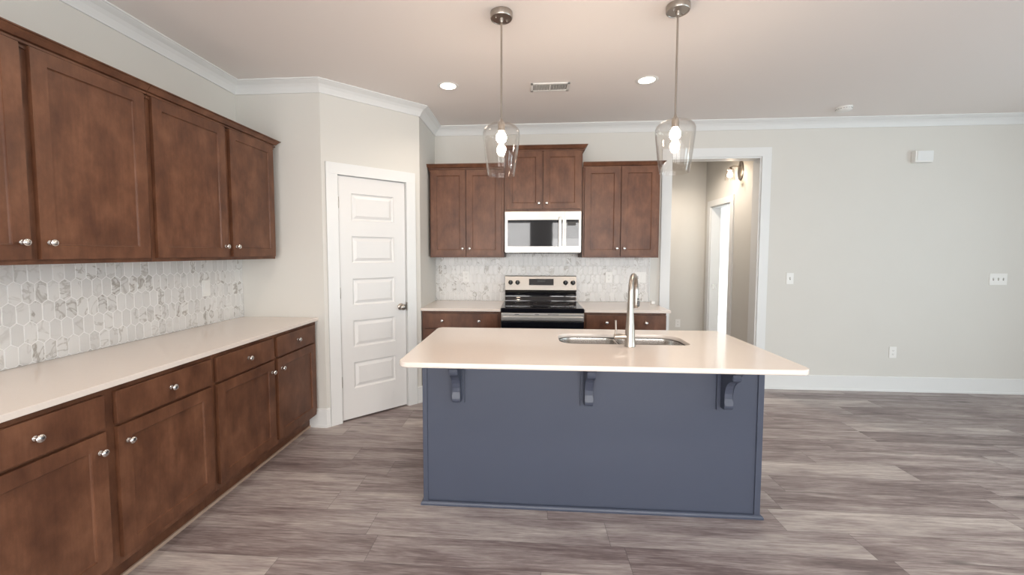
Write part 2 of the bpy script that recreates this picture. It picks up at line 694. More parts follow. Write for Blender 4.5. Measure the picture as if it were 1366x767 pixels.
casing('trim_2', (XC, YA, 0), DANG, .120, .727, 2.056, jamb=.0)
bm = BM()   # jamb and stop of the pantry door
box(bm, .108, .1235, .002, TH, 0, 2.068)
box(bm, .7235, .738, .002, TH, 0, 2.068)
box(bm, .108, .738, .002, TH, 2.0545, 2.068)
box(bm, .1235, .136, .045, .06, 0, 2.054)
box(bm, .711, .7235, .045, .06, 0, 2.054)
box(bm, .1235, .7235, .045, .06, 2.042, 2.0545)
struct(obj('trim_3', bm, MT['trim'], loc=(XC, YA, 0), rot=(0, 0, DANG)))
casing('trim_4', (XD, D, 0), 0, XO0 - XD, XO1 - XD, ZO, jamb=.014, two_sided=True)
casing('trim_5', (HX, HY, 0), -PI / 2, HY - 5.792, HY - 5.238, 2.045, w=.080, jamb=.016)

# strike plate on the bedroom doorway
bm = BM()
box(bm, HX + .03, HX + .075, 5.773, 5.7755, .93, .99, .0008)
sp = tag(obj('strike_plate', bm, MT['knob']), 'small metal strike plate on the white jamb of the hallway doorway', 'strike plate')

# ------------------------------------------------------------------ pantry door
dr = struct(bpy.data.objects.new('door_1', None))
COL.objects.link(dr)
dr.location = (XC, YA, 0)
dr.rotation_euler = (0, 0, DANG)
dr['label'] = 'white five panel pantry door in the angled wall'
dr['category'] = 'door'


def panel_slab(bm, x0, x1, z0, z1, y0, y1, panels, steps):
    """slab with front at y0 and raised/recessed rectangular panels; steps [(inset, dy)]"""
    xs = sorted({x0, x1, *[p[0] for p in panels], *[p[1] for p in panels]})
    zs = sorted({z0, z1, *[p[2] for p in panels], *[p[3] for p in panels]})
    vg = {}

    def v(x, y, z):
        k = (round(x, 5), round(y, 5), round(z, 5))
        if k not in vg:
            vg[k] = bm.verts.new((x, y, z))
        return vg[k]
    for i in range(len(xs) - 1):
        for j in range(len(zs) - 1):
            a, b, c, d = xs[i], xs[i + 1], zs[j], zs[j + 1]
            hit = any(abs(a - p[0]) < 1e-6 and abs(b - p[1]) < 1e-6 and abs(c - p[2]) < 1e-6 and abs(d - p[3]) < 1e-6 for p in panels)
            if not hit:
                bm.faces.new((v(a, y0, c), v(b, y0, c), v(b, y0, d), v(a, y0, d)))
            bm.faces.new((v(a, y1, c), v(a, y1, d), v(b, y1, d), v(b, y1, c)))
    for i in range(len(xs) - 1):
        a, b = xs[i], xs[i + 1]
        bm.faces.new((v(a, y0, z0), v(a, y1, z0), v(b, y1, z0), v(b, y0, z0)))
        bm.faces.new((v(a, y0, z1), v(b, y0, z1), v(b, y1, z1), v(a, y1, z1)))
    for j in range(len(zs) - 1):
        c, d = zs[j], zs[j + 1]
        bm.faces.new((v(x0, y0, c), v(x0, y0, d), v(x0, y1, d), v(x0, y1, c)))
        bm.faces.new((v(x1, y0, c), v(x1, y1, c), v(x1, y1, d), v(x1, y0, d)))
    for p in panels:
        prev = [v(p[0], y0, p[2]), v(p[1], y0, p[2]), v(p[1], y0, p[3]), v(p[0], y0, p[3])]
        for ins, dy in steps:
            cur = [v(p[0] + ins, y0 + dy, p[2] + ins), v(p[1] - ins, y0 + dy, p[2] + ins), v(p[1] - ins, y0 + dy, p[3] - ins), v(p[0] + ins, y0 + dy, p[3] - ins)]
            for q in range(4):
                bm.faces.new((prev[q], prev[(q + 1) % 4], cur[(q + 1) % 4], cur[q]))
            prev = cur
        bm.faces.new(prev)


bm = BM()
pans = [(.232, .612, 1.915 - .3555 * k - .225, 1.915 - .3555 * k) for k in range(5)]
panel_slab(bm, .1280, .7190, .014, 2.0500, .003, .038, pans, [(.004, .006), (.012, .0115), (.019, .0115), (.042, .002)])
obj('panel_leaf', bm, MT['door'], dr)
for z in (1.832, 1.091, .343):
    bm = BM()
    lathe(bm, [(0, -.046), (.0045, -.046), (.0055, -.044), (.0055, .044), (.0045, .046), (0, .046)], 12, Matrix.Translation((.1245, -.004, z)))
    box(bm, .1235, .131, -.001, .003, z - .043, z + .043)
    obj('hinge', bm, MT['nickel'], dr, smooth=True)
bm = BM()
rm = Matrix.Translation((.668, .003, .932)) @ Matrix.Rotation(PI / 2, 4, 'X')
lathe(bm, [(0, 0), (.030, 0), (.031, .003), (.027, .009), (.013, .012), (.011, .020), (.013, .030), (.022, .036), (.027, .046), (.0265, .056), (.019, .063), (.008, .066), (0, .0665)], 28, rm)
obj('door_knob', bm, MT['nickel'], dr, smooth=True, ang=50)
bm = BM()
box(bm, .7215, .7275, -.0215, .002, .895, .968, .0006)
obj('strike', bm, MT['nickel'], dr)


# ------------------------------------------------------------------ windows behind and beside the camera, out of view, added to light the room
def window(name, loc, ang, w, h, sill, blinds=.0, patio=False):
    """local x along wall centred, y=0 room side"""
    r = struct(bpy.data.objects.new(name, None))
    COL.objects.link(r)
    r.location = loc
    r.rotation_euler = (0, 0, ang)
    bm = BM()
    f = .045
    z0, z1 = sill, sill + h
    for a, b, c, d in ((-w / 2, -w / 2 + f, z0, z1), (w / 2 - f, w / 2, z0, z1), (-w / 2, w / 2, z0, z0 + f), (-w / 2, w / 2, z1 - f, z1)):
        box(bm, a, b, .03, .10, c, d, .002)
    if patio:
        box(bm, -.04, .04, .03, .10, z0, z1, .002)
    else:
        box(bm, -w / 2, w / 2, .04, .09, (z0 + z1) / 2 - .02, (z0 + z1) / 2 + .02, .002)
    obj('window_frame', bm, MT['trim'], r)
    bm = BM()
    box(bm, -w / 2 + f, w / 2 - f, .062, .068, z0 + f, z1 - f)
    obj('pane', bm, MT['pane'], r)
    bm = BM()
    g = .085
    box(bm, -w / 2 - g, -w / 2, -.018, 0, z0 - (0 if patio else g), z1 + g, .002)
    box(bm, w / 2, w / 2 + g, -.018, 0, z0 - (0 if patio else g), z1 + g, .002)
    box(bm, -w / 2, w / 2, -.018, 0, z1, z1 + g, .002)
    if not patio:
        box(bm, -w / 2, w / 2, -.018, 0, z0 - g, z0, .002)
        box(bm, -w / 2 - g, w / 2 + g, -.05, .03, z0 - .02, z0, .003)
    obj('casing', bm, MT['trim'], r)
    if blinds:
        bm = BM()
        zz = z1 - f - .03
        while zz > z1 - blinds:
            bm.verts.ensure_lookup_table()
            box(bm, -w / 2 + .05, w / 2 - .05, -.0125, .0125, -.001, .001)
            bmesh.ops.transform(bm, matrix=Matrix.Translation((0, .0135, zz)) @ Matrix.Rotation(.6, 4, 'X'), verts=list(bm.verts)[-8:])
            zz -= .05
        box(bm, -w / 2 + .045, w / 2 - .045, -.002, .028, z1 - f - .03, z1 - f, .003)
        obj('blind', bm, MT['blind'], r)
    return r


for i, wx in enumerate(REAR_X):
    window('window_%d' % (i + 7), (wx, YR, 0), PI, 1.02, 1.9, .40, blinds=(.4, 1.8, .5, 1.0)[i])
window('window_3', (4.20, YR, 0), PI, 2.2, 2.23, .02, patio=True)
window('window_4', (XR, 1.6, 0), -PI / 2, 1.6, 1.7, .55)
window('window_5', (XR, -1.0, 0), -PI / 2, 1.6, 1.7, .55)
window('window_6', (5.5, 7.0, 0), -PI / 2, 1.6, 1.5, .70)  # unseen bedroom window, added so the room past the doorway is bright


# ------------------------------------------------------------------ kitchen cabinets
def knob_bm():
    bm = BM()
    lathe(bm, [(0, 0), (.0095, 0), (.0095, .002), (.0055, .004), (.0050, .013), (.0075, .017), (.0135, .019), (.0150, .022), (.0140, .0265), (.009, .0295), (0, .0305)], 20,
          Matrix.Rotation(PI / 2, 4, 'X'))
    return bm


KNOB_ME = None


def add_knob(parent, x, z, y):
    global KNOB_ME
    if KNOB_ME is None:
        o = obj('knob', knob_bm(), MT['knob'], parent, loc=(x, y, z), smooth=True, ang=50)
        KNOB_ME = o.data
    else:
        o = bpy.data.objects.new('knob', KNOB_ME)
        COL.objects.link(o)
        o.parent = parent
        o.location = (x, y, z)
    return o


def shaker(parent, name, x0, x1, z0, z1, knob=None, rail=.058, t=.020):
    bm = BM()
    panel_slab(bm, x0, x1, z0, z1, -t, -.0005, [(x0 + rail, x1 - rail, z0 + rail, z1 - rail)], [(.0015, .005), (.006, .0075)])
    es = [e for e in bm.edges if all(abs(v.co.y + t) < 1e-5 for v in e.verts) and
          (all(abs(v.co.x - x0) < 1e-5 for v in e.verts) or all(abs(v.co.x - x1) < 1e-5 for v in e.verts) or all(abs(v.co.z - z0) < 1e-5 for v in e.verts) or all(abs(v.co.z - z1) < 1e-5 for v in e.verts))]
    bmesh.ops.bevel(bm, geom=es, offset=.002, segments=2, affect='EDGES')
    d = obj(name, bm, MT['wood'], parent)
    if knob:
        add_knob(d, knob[0], knob[1], -t)
    return d


def slab(parent, name, x0, x1, z0, z1, knobs, t=.020):
    bm = BM()
    box(bm, x0, x1, -t, -.0005, z0, z1, .003)
    d = obj(name, bm, MT['wood'], parent)
    for k in knobs:
        add_knob(d, k, (z0 + z1) / 2, -t)
    return d


def cab_crown(parent, w, dep, ztop, h=.050, ret=(False, True), out=.045, base_t=0.0):
    """stepped cabinet crown sweep; front from x=0..w at y=0"""
    p = [(0, ztop - h - .018), (.007, ztop - h - .018), (.007, ztop - h - .008), (.001, ztop - h - .006), (.001, ztop - h - .002), (.016, ztop - h), (.016, ztop - h + .008),
         (.007, ztop - h + .010), (.007, ztop - h + .014), (.019, ztop - h + .017), (.024, ztop - .026), (.031, ztop - .016), (out - .008, ztop - .009), (out - .008, ztop - .006), (out, ztop - .005), (out, ztop), (0, ztop)]
    # travel must keep "out" (right of travel) pointing to -y: travel along -x ... right of (-1,0) is (0,1); so go +x -> right is (0,-1)
    path = []
    if ret[0]:
        path.append((0, dep))
    path += [(0, 0), (w, 0)]
    if ret[1]:
        path.append((w, dep))
    bm = BM()
    sweep(bm, path, p)
    return obj('crown_molding', bm, MT['wood'], parent)


UB = 1.375


def upper(name_label, loc, rz, w, dep, z0, ztop_box, doors, dz0, dz1, ztop, ret, knobz, cat='cabinet', group=None, crown_dep=None):
    t = thing('upper_cabinet', name_label, cat, loc, rz, group)
    bm = BM()
    box(bm, 0, w, 0, dep, z0, ztop_box, .0008, 1)
    obj('body', bm, MT['wood'], t)
    for (a, b, side) in doors:
        kx = (b - .030) if side == 'r' else (a + .030)
        shaker(t, 'door', a, b, dz0, dz1, (kx, knobz))
    cab_crown(t, w, crown_dep or dep, ztop, ret=ret)
    return t


UF = -WL + .332
for (y0, y1, drs, lab, ret) in (
        (.975, 2.023, ((.985, 1.487, 'r'), (1.520, 2.003, 'l')), 'brown stained double upper cabinet on the left wall, nearest the camera', (False, False)),
        (2.025, 3.083, ((2.045, 2.562, 'r'), (2.602, 3.062, 'l')), 'brown stained double upper cabinet on the left wall, farther from the camera beside the corner', (False, True))):
    upper(lab, (UF, y0, 0), PI / 2, y1 - y0, .330, UB, 2.262, [(a - y0, b - y0, s) for a, b, s in drs], 1.395, 2.240, 2.293, ret, 1.464)
YF = D - .332
upper('brown stained double upper cabinet on the back wall, left of the microwave', (-.984, YF, 0), 0, .744, .330, UB, 2.262,
      [(.012, .361, 'r'), (.372, .720, 'l')], 1.393, 2.243, 2.298, (True, False), 1.464)
upper('short raised brown double cabinet directly above the microwave', (-.236, YF, 0), 0, .761, .330, 1.828, 2.432,
      [(.020, .368, 'r'), (.383, .744, 'l')], 1.852, 2.412, 2.465, (True, True), 1.906)
upper('brown stained double upper cabinet on the back wall, right of the microwave', (.529, YF, 0), 0, .734, .330, UB, 2.262,
      [(.017, .358, 'r'), (.368, .712, 'l')], 1.393, 2.248, 2.296, (False, True), 1.464)


def base(label, loc, rz, w, dep, units, toe=.062, shoe=True, endtrim=0):
    """units: [(drawer x0, x1, knobs, [(door x0,x1,knob side)])]"""
    t = thing('base_cabinet', label, 'cabinet', loc, rz)
    bm = BM()
    box(bm, 0, w, 0, dep, .108, .8755, .0008, 1)
    obj('body', bm, MT['wood'], t)
    bm = BM()
    box(bm, .0, w, toe, toe + .018, 0.0, .1078)
    obj('toe_kick', bm, MT['wood'], t)
    for (a, b, kn, drs) in units:
        slab(t, 'drawer', a, b, .7155, .852, kn)
        for (c, d, s) in drs:
            kx = (d - .028) if s == 'r' else (c + .040)
            shaker(t, 'door', c, d, .140, .702, (kx, .628))
    if shoe:
        bm = BM()
        box(bm, 0, w, toe - .013, toe, 0, .017, .004)
        o = obj('shoe_molding', bm, MT['tan'], t)
        o['label'] = 'unfinished light tan shoe strip'
    return t


BF = -WL + .610
y0 = .965
base('brown base cabinet with drawers over doors on the left wall, nearest the camera', (BF, y0, 0), PI / 2, 2.058 - y0, .608,
     [(1.005 - y0, 1.487 - y0, [1.252 - y0], [(1.005 - y0, 1.487 - y0, 'r')]), (1.533 - y0, 2.040 - y0, [1.790 - y0], [(1.533 - y0, 2.040 - y0, 'l')])])
y0 = 2.060
base('brown base cabinet with drawers over doors on the left wall, next to the corner', (BF, y0, 0), PI / 2, YA - .004 - y0, .608,
     [(2.077 - y0, 2.577 - y0, [2.327 - y0], [(2.077 - y0, 2.577 - y0, 'r')]), (2.615 - y0, 3.103 - y0, [2.857 - y0], [(2.615 - y0, 3.103 - y0, 'l')])])
bfy = D - .610
base('dark brown base cabinet with one wide two-knob drawer, left of the range', (-1.001, bfy, 0), 0, .749, .608,
     [(.023, .720, [.196, .544], [(.023, .368, 'r'), (.375, .720, 'l')])], shoe=False)
base('dark brown base cabinet with one wide two-knob drawer, right of the range', (.516, bfy, 0), 0, .741, .608,
     [(.019, .741 - .004, [.202, .555], [(.019, .373, 'r'), (.380, .737, 'l')])], shoe=False)

# countertops
def counter(label, x0, x1, y0, y1):
    bm = BM()
    box(bm, x0, x1, y0, y1, .8765, CT, .0035, 2)
    return tag(obj('countertop', bm, MT['quartz']), label, 'countertop')


counter('long cream quartz countertop along the left wall', -WL + .001, -WL + .638, .960, YA - .001)
counter('short cream quartz countertop left of the range', XD + .001, -.2535, D - .648, D - .001)
counter('short cream quartz countertop right of the range', .5175, 1.288, D - .648, D - .001)


# ------------------------------------------------------------------ marble picket backsplash
def picket(label, loc, rz, w, z0, z1, holes_top=None):
    """w along local x, tiles face -y. holes_top: [(x0,x1,ztop)] extra height patches"""
    tw, s, h, gap = .0505, .078, .0165, .0034
    pitch = s + h
    t = thing('tile_backsplash', label, 'backsplash', loc, rz)
    bmg = BM()
    box(bmg, 0, w, -.006, 0, z0, z1)
    if holes_top:
        for a, b, zt in holes_top:
            box(bmg, a, b, -.006, 0, z1, zt)
    obj('grout', bmg, MT['grout'], t)
    bm = BM()
    lay = bm.faces.layers.float_vector.new('tile')
    zmax = max([z1] + ([hh[2] for hh in holes_top] if holes_top else []))
    r = 0
    z = z0 - .045
    rnd = random.Random(5 + int(w * 100))
    while z < zmax + .1:
        x = -tw + (tw / 2 if r % 2 else 0)
        while x < w + tw:
            hw = (tw - gap) / 2
            ss = (s - gap * .6) / 2
            outer = [(x - hw, z - ss), (x, z - ss - h), (x + hw, z - ss), (x + hw, z + ss), (x, z + ss + h), (x - hw, z + ss)]
            tint = Vector((rnd.random(), rnd.random(), rnd.random()))
            vo = [bm.verts.new((px, -.0062, pz)) for px, pz in outer]
            k = .955
            vi = [bm.verts.new((x + (px - x) * k, -.0082, z + (pz - z) * (k + .02))) for px, pz in outer]
            fs = [bm.faces.new(vi)]
            for i in range(6):
                fs.append(bm.faces.new((vo[i], vo[(i + 1) % 6], vi[(i + 1) % 6], vi[i])))
            for f in fs:
                f[lay] = tint
            x += tw
        z += pitch
        r += 1

    def cut(co, no):
        bmesh.ops.bisect_plane(bm, geom=bm.verts[:] + bm.edges[:] + bm.faces[:], plane_co=co, plane_no=no, clear_outer=True)
    cut((.001, 0, 0), (-1, 0, 0))
    cut((w - .001, 0, 0), (1, 0, 0))
    cut((0, 0, z0 + .001), (0, 0, -1))
    cut((0, 0, zmax - .001), (0, 0, 1))
    if holes_top:
        a, b, zt = holes_top[0]
        # split at z1 and at a, b, then drop what sits above z1 outside the patch
        for co, no in (((0, 0, z1), (0, 0, 1)), ((a, 0, 0), (1, 0, 0)), ((b, 0, 0), (1, 0, 0))):
            bmesh.ops.bisect_plane(bm, geom=bm.verts[:] + bm.edges[:] + bm.faces[:], plane_co=co, plane_no=no)
        dead = [f for f in bm.faces if f.calc_center_median().z > z1 and not (a < f.calc_center_median().x < b)]
        bmesh.ops.delete(bm, geom=dead, context='FACES')
    o = obj('marble_tiles', bm, MT['tile'], t)
    return t


TZ0 = CT + .0008
picket('white marble picket tile backsplash on the left wall under the long upper cabinets', (-WL + .0005, .965, 0), PI / 2, YA - .965 - .001, TZ0, UB - .001)
picket('white marble picket tile backsplash on the back wall around the range', (XD + .001, D - .0005, 0), 0, 1.276 - XD, TZ0, UB - .001,
       [(-.236 - XD + .002, .525 - XD, 1.423)])
# slim white end strip of the tile
bm = BM()
box(bm, 1.2765, 1.281, D - .010, D - .0003, TZ0, UB - .001, .001)
struct(obj('trim_6', bm, MT['trim']))

# ------------------------------------------------------------------ island
IX0, IX1, IY0, IY1 = -.6237, 1.2720, 1.8713, 2.7894
BX0, BX1, BY0, BY1 = -.586, 1.243, 2.199, 2.765
isl = thing('kitchen_island', 'slate blue painted kitchen island under a cream quartz top', 'island', ((BX0 + BX1) / 2, (BY0 + BY1) / 2, 0))
ox, oy = -(BX0 + BX1) / 2, -(BY0 + BY1) / 2
bm = BM()
box(bm, BX0 + .004 + ox, BX1 - .004 + ox, BY0 + .006 + oy, BY0 + .024 + oy, 0, .876)
box(bm, BX0 + .004 + ox, BX0 + .022 + ox, BY0 + .024 + oy, BY1 + oy, 0, .876)
box(bm, BX1 - .022 + ox, BX1 - .004 + ox, BY0 + .024 + oy, BY1 + oy, 0, .876)
box(bm, BX0 + .022 + ox, BX1 - .022 + ox, BY1 - .018 + oy, BY1 + oy, .1, .876)
obj('body', bm, MT['navy'], isl)
for a, b in ((BX0, BX0 + .026), (BX1 - .030, BX1)):
    bm = BM()
    box(bm, a + ox, b + ox, BY0 - .001 + oy, BY0 + .0055 + oy, .0, .8757, .0012)
    box(bm, (a if a == BX0 else b - .0035) + ox, (a + .0035 if a == BX0 else b) + ox, BY0 + .0055 + oy, BY1 + oy, .0, .8757)
    obj('corner_trim', bm, MT['navy'], isl)
bm = BM()
q = [(0, 0), (.013, 0), (.0135, .010), (.009, .018), (.003, .021), (0, .022)]
sweep(bm, [(BX0 + ox, BY1 + oy), (BX0 + ox, BY0 - .001 + oy), (BX1 + ox, BY0 - .001 + oy), (BX1 + ox, BY1 + oy)], q)
obj('base_molding', bm, MT['navy'], isl)


def corbel(cx):
    bm = BM()
    w = .080
    box(bm, cx - w / 2 + ox, cx + w / 2 + ox, BY0 - .006 + oy, BY0 + .0055 + oy, .590, .8755, .0015)
    pl = obj('corbel', bm, MT['navy'], isl)
    # scrolled bracket, profile in (d = out from panel, z)
    P = [(0, .604), (.030, .604), (.040, .608), (.047, .618), (.049, .630), (.046, .645), (.042, .665), (.042, .690), (.047, .715), (.057, .738), (.072, .756), (.092, .768), (.112, .776),
         (.122, .784), (.124, .796), (.120, .806), (.120, .812), (.132, .816), (.146, .824), (.157, .838), (.162, .853), (.162, .8755), (0, .8755)]
    hw = .0225
    bm = BM()
    a = [bm.verts.new((cx - hw + ox, BY0 - .006 - d + oy, z)) for d, z in P]
    b = [bm.verts.new((cx + hw + ox, BY0 - .006 - d + oy, z)) for d, z in P]
    n = len(P)
    for i in range(n):
        bm.faces.new((a[i], a[(i + 1) % n], b[(i + 1) % n], b[i]))
    fa = bm.faces.new(a[::-1])
    fb = bm.faces.new(b)
    es = [e for f in (fa, fb) for e in f.edges if not all(abs(v.co.z - .8755) < 1e-5 or abs(v.co.y - (BY0 - .006 + oy)) < 1e-5 for v in e.verts)]
    bmesh.ops.bevel(bm, geom=list(set(es)), offset=.003, segments=2, affect='EDGES')
    obj('scroll_bracket', bm, MT['navy'], pl)


for cx in (-.388, .3255, 1.041):
    corbel(cx)

# island worktop with the sink cut out
SX0, SX1, SY0, SY1 = .187, .925, 2.335, 2.632
OUT = rrect(IX0, IX1, IY0, IY1, (.055, .04, .04, .055), 0, 8)
HOLE = rrect(SX0, SX1, SY0, SY1, (.05, .115, .10, .085), 0, 8)


def extr_with_hole(outer, hole, z0, z1, bev):
    def inset_loop(lp, d, z, sign):
        n = len(lp)
        res = []
        for i in range(n):
            p, a, b = Vector(lp[i][:2]), Vector(lp[i - 1][:2]), Vector(lp[(i + 1) % n][:2])
            t = (b - a).normalized()
            nrm = Vector((-t.y, t.x)) * sign      # loops run counter-clockwise: left = inward
            res.append((p.x + nrm.x * d, p.y + nrm.y * d, z))
        return res
    bm = BM()
    c = bev
    so = [inset_loop(outer, c, z0, 1), inset_loop(outer, 0, z0 + c, 1), inset_loop(outer, 0, z1 - c, 1), inset_loop(outer, c * .3, z1 - c * .3, 1), inset_loop(outer, c, z1, 1)]
    sh = [inset_loop(hole, c, z0, -1), inset_loop(hole, 0, z0 + c, -1), inset_loop(hole, 0, z1 - c, -1), inset_loop(hole, c * .3, z1 - c * .3, -1), inset_loop(hole, c, z1, -1)]
    R = []
    for s_ in (so, sh):
        rs = [[bm.verts.new(p) for p in l] for l in s_]
        n = len(rs[0])
        for a, b in zip(rs, rs[1:]):
            for i in range(n):
                j = (i + 1) % n
                bm.faces.new((a[i], a[j], b[j], b[i]))
        R.append(rs)
    for k in (0, -1):
        es = []
        for rs in R:
            l = rs[k]
            for i in range(len(l)):
                es.append(bm.edges.get((l[i], l[(i + 1) % len(l)])))
        bmesh.ops.triangle_fill(bm, use_beauty=True, use_dissolve=False, edges=es)
    return bm


top = obj('countertop', extr_with_hole(OUT, HOLE, .8765, CT, .0035), MT['quartz'], smooth=True, ang=30)
for p in top.data.polygons:
    p.use_smooth = abs(p.normal.z) < .5
tag(top, 'large cream quartz worktop on the blue island with rounded corners', 'countertop')

# double bowl undermount sink
sk = thing('kitchen_sink', 'stainless steel double bowl sink set into the island worktop', 'sink', ((SX0 + SX1) / 2, (SY0 + SY1) / 2, .68))
sx, sy, sz = -(SX0 + SX1) / 2, -(SY0 + SY1) / 2, -.68


def bowl(x0, x1, y0, y1, r, zb):
    bm = BM()
    ls = []
    for ins, z, rr in ((-.006, .8755, 0), (0, .8745, 0), (.002, .86, 0), (.006, zb + .03, -.01), (.016, zb + .008, -.01), (.035, zb, -.02)):
        rs = [max(.01, q + rr - ins) for q in r]
        ls.append([(p[0] + sx, p[1] + sy, p[2] + sz) for p in rrect(x0 + ins, x1 - ins, y0 + ins, y1 - ins, rs, z, 8)])
    loops(bm, ls, False, True)
    # thin outer skin
    me = obj('bowl', bm, MT['steel_s'], sk, smooth=True, ang=60)
    md = me.modifiers.new('skin', 'SOLIDIFY')
    md.thickness = .0015
    md.offset = 1
    bm = BM()
    mx_, my_ = (x0 + x1) / 2 + sx, (y0 + y1) / 2 + sy
    lathe(bm, [(0, .001), (.012, .001), (.022, .003), (.040, .004), (.043, .001), (.043, 0)], 24, Matrix.Translation((mx_, my_, zb + sz)), cap1=False)
    obj('drain', bm, MT['knob'], sk, smooth=True)


bowl(SX0 + .0075, .533, SY0 + .0075, SY1 - .0075, (.045, .05, .09, .075), .70)
bowl(.555, SX1 - .0075, SY0 + .0075, SY1 - .0075, (.045, .105, .05, .045), .70)
bm = BM()
box(bm, .5388, .5492, SY0 + .004, SY1 - .004, .80, .874, .004)
bmesh.ops.translate(bm, vec=(sx, sy, sz), verts=bm.verts)
obj('divider', bm, MT['steel_s'], sk)

# faucet
FX, FY = .567, 2.290
fc = thing('faucet', 'tall brushed nickel pull-down faucet standing in front of the sink', 'faucet', (FX, FY, CT))
bm = BM()
lathe(bm, [(0, 0), (.0305, 0), (.0310, .003), (.0295, .008), (.0280, .03), (.0255, .08), (.0205, .15), (.0165, .22), (.0145, .29), (.0140, .31), (0, .31)], 32)
obj('body', bm, MT['nickel'], fc, smooth=True, ang=40)
bm = BM()
dirx, diry = .40, .917
R_ = .088
zc = .303
pts = []
for k in range(0, 17):
    a = PI - PI * k / 16 * 1.02
    rr = R_ + R_ * math.cos(a)
    pts.append((dirx * rr, diry * rr, zc + R_ * math.sin(a)))
rad = [.0135 for _ in pts]
tube(bm, [(0, 0, .28)] + pts, [.0142] + rad, 18)
obj('spout', bm, MT['nickel'], fc, smooth=True, ang=50)
ex, ey = dirx * 2 * R_, diry * 2 * R_
bm = BM()
lathe(bm, [(0, .0), (.0135, .0), (.0155, .004), (.0165, .02), (.0165, .06), (.0145, .105), (.0138, .112), (0, .112)], 24, Matrix.Translation((ex, ey, zc - .108)))
sh_ = obj('spray_head', bm, MT['nickel'], fc, smooth=True, ang=40)
bm = BM()
box(bm, ex + .004, ex + .018, ey - .019, ey - .012, zc - .098, zc - .066, .003)
box(bm, ex + .005, ex + .014, ey - .0185, ey - .012, zc - .060, zc - .050, .003)
obj('spray_button', bm, MT['black'], sh_)
bm = BM()
tube(bm, [(-.018, 0, .054), (-.080, 0, .054), (-.086, 0, .054)], [.0155, .0155, .013], 20)
hd = obj('handle_barrel', bm, MT['nickel'], fc, smooth=True, ang=40)
bm = BM()
tube(bm, [(-.076, 0, .062), (-.077, 0, .10), (-.079, 0, .145)], [.0060, .0052, .0062], 12)
obj('lever', bm, MT['nickel'], hd, smooth=True, ang=40)

# ------------------------------------------------------------------ range
rg = thing('electric_range', 'stainless steel electric range with black glass cooktop between the back counters', 'range', (.132, D - .64, 0))
RW = .7605
hw = RW / 2
yb = .62   # local back (wall)
bm = BM()
box(bm, -hw, hw, .012, yb - .004, .055, .868, .003)
for sxx in (-1, 1):
    for yy in (.06, yb - .06):
        box(bm, sxx * (hw - .05) - .015, sxx * (hw - .05) + .015, yy - .015, yy + .015, 0, .056)
obj('body', bm, MT['black'], rg)
bm = BM()
box(bm, -hw, hw, -.004, yb - .075, .870, .912, .006, 3)
ck = obj('cooktop', bm, MT['blackglass'], rg)
for bx_, by_, br_ in ((-.19, .14, .105), (.19, .14, .085), (-.19, .40, .075), (.19, .40, .095)):
    bm = BM()
    lathe(bm, [(br_ - .002, 0), (br_ - .002, .0004), (br_, .0004), (br_, 0)], 40, Matrix.Translation((bx_, by_, .9121)), False, False)
    obj('burner_ring', bm, MT['greyslot'], ck)
bm = BM()
box(bm, -hw + .002, hw - .002, -.012, .012, .20, .788, .004)
dv = obj('oven_door', bm, MT['blackglass'], rg)
bm = BM()
box(bm, -hw + .001, hw - .001, -.018, .012, .792, .866, .006, 3)
box(bm, -hw + .01, hw - .01, -.032, -.019, .797, .838, .008, 3)
box(bm, -hw + .03, -hw + .06, -.022, -.017, .805, .83)
box(bm, hw - .06, hw - .03, -.022, -.017, .805, .83)
hb = obj('door_handle', bm, MT['steel'], dv)
for xa, xb in ((-.255, -.215), (-.07, -.03), (.05, .15)):
    bm = BM()
    box(bm, xa, xb, -.0186, -.0178, .851, .8565)
    obj('vent_slot', bm, MT['slot'], dv)
bm = BM()
box(bm, -hw + .002, hw - .002, -.010, .012, .06, .190, .004)
obj('storage_drawer', bm, MT['steel'], rg)


def xprism(bm, prof, x0, x1):
    a = [bm.verts.new((x0, y, z)) for y, z in prof]
    b = [bm.verts.new((x1, y, z)) for y, z in prof]
    n = len(prof)
    for i in range(n):
        bm.faces.new((a[i], a[(i + 1) % n], b[(i + 1) % n], b[i]))
    bm.faces.new(a[::-1])
    bm.faces.new(b)


bm = BM()
xprism(bm, [(yb - .078, 1.030), (yb - .050, 1.172), (yb - .044, 1.178), (yb - .012, 1.178), (yb - .012, .915), (yb - .030, .915), (yb - .050, 1.000)], -hw + .006, hw - .006)
bg = obj('backguard', bm, MT['steel_d'], rg)
bm = BM()
xprism(bm, [(yb - .0735, .913), (yb - .0735, .925), (yb - .058, .945), (yb - .056, .975), (yb - .064, 1.000), (yb - .0515, 1.000), (yb - .031, .913)], -hw + .006, hw - .006)
obj('rear_vent', bm, MT['blackglass'], rg, smooth=True, ang=40)


def bgy(z):
    return yb - .078 + (z - 1.030) / .142 * .028


bm = BM()
z0_, z1_ = 1.080, 1.146
xprism(bm, [(bgy(z0_) - .0015, z0_), (bgy(z1_) - .0015, z1_), (bgy(z1_) + .002, z1_), (bgy(z0_) + .002, z0_)], -.122, .137)
ds = obj('display', bm, MT['blackglass'], bg)
bm = BM()
box(bm, -.035, .050, bgy(1.118) - .0026, bgy(1.118) - .0012, 1.104, 1.132)
obj('clock_window', bm, MT['slot'], ds)
for kx in (-.316, -.242, .261, .338):
    bm = BM()
    lathe(bm, [(0, 0), (.025, 0), (.025, .006), (.021, .008), (.0195, .024), (.017, .027), (0, .027)], 24, Matrix.Translation((kx, bgy(1.108) + .001, 1.108)) @ Matrix.Rotation(PI / 2 + .19, 4, 'X'))
    box(bm, kx - .005, kx + .005, bgy(1.108) - .034, bgy(1.108) - .020, 1.086, 1.130, .003)
    obj('burner_knob', bm, MT['black'], bg, smooth=True)

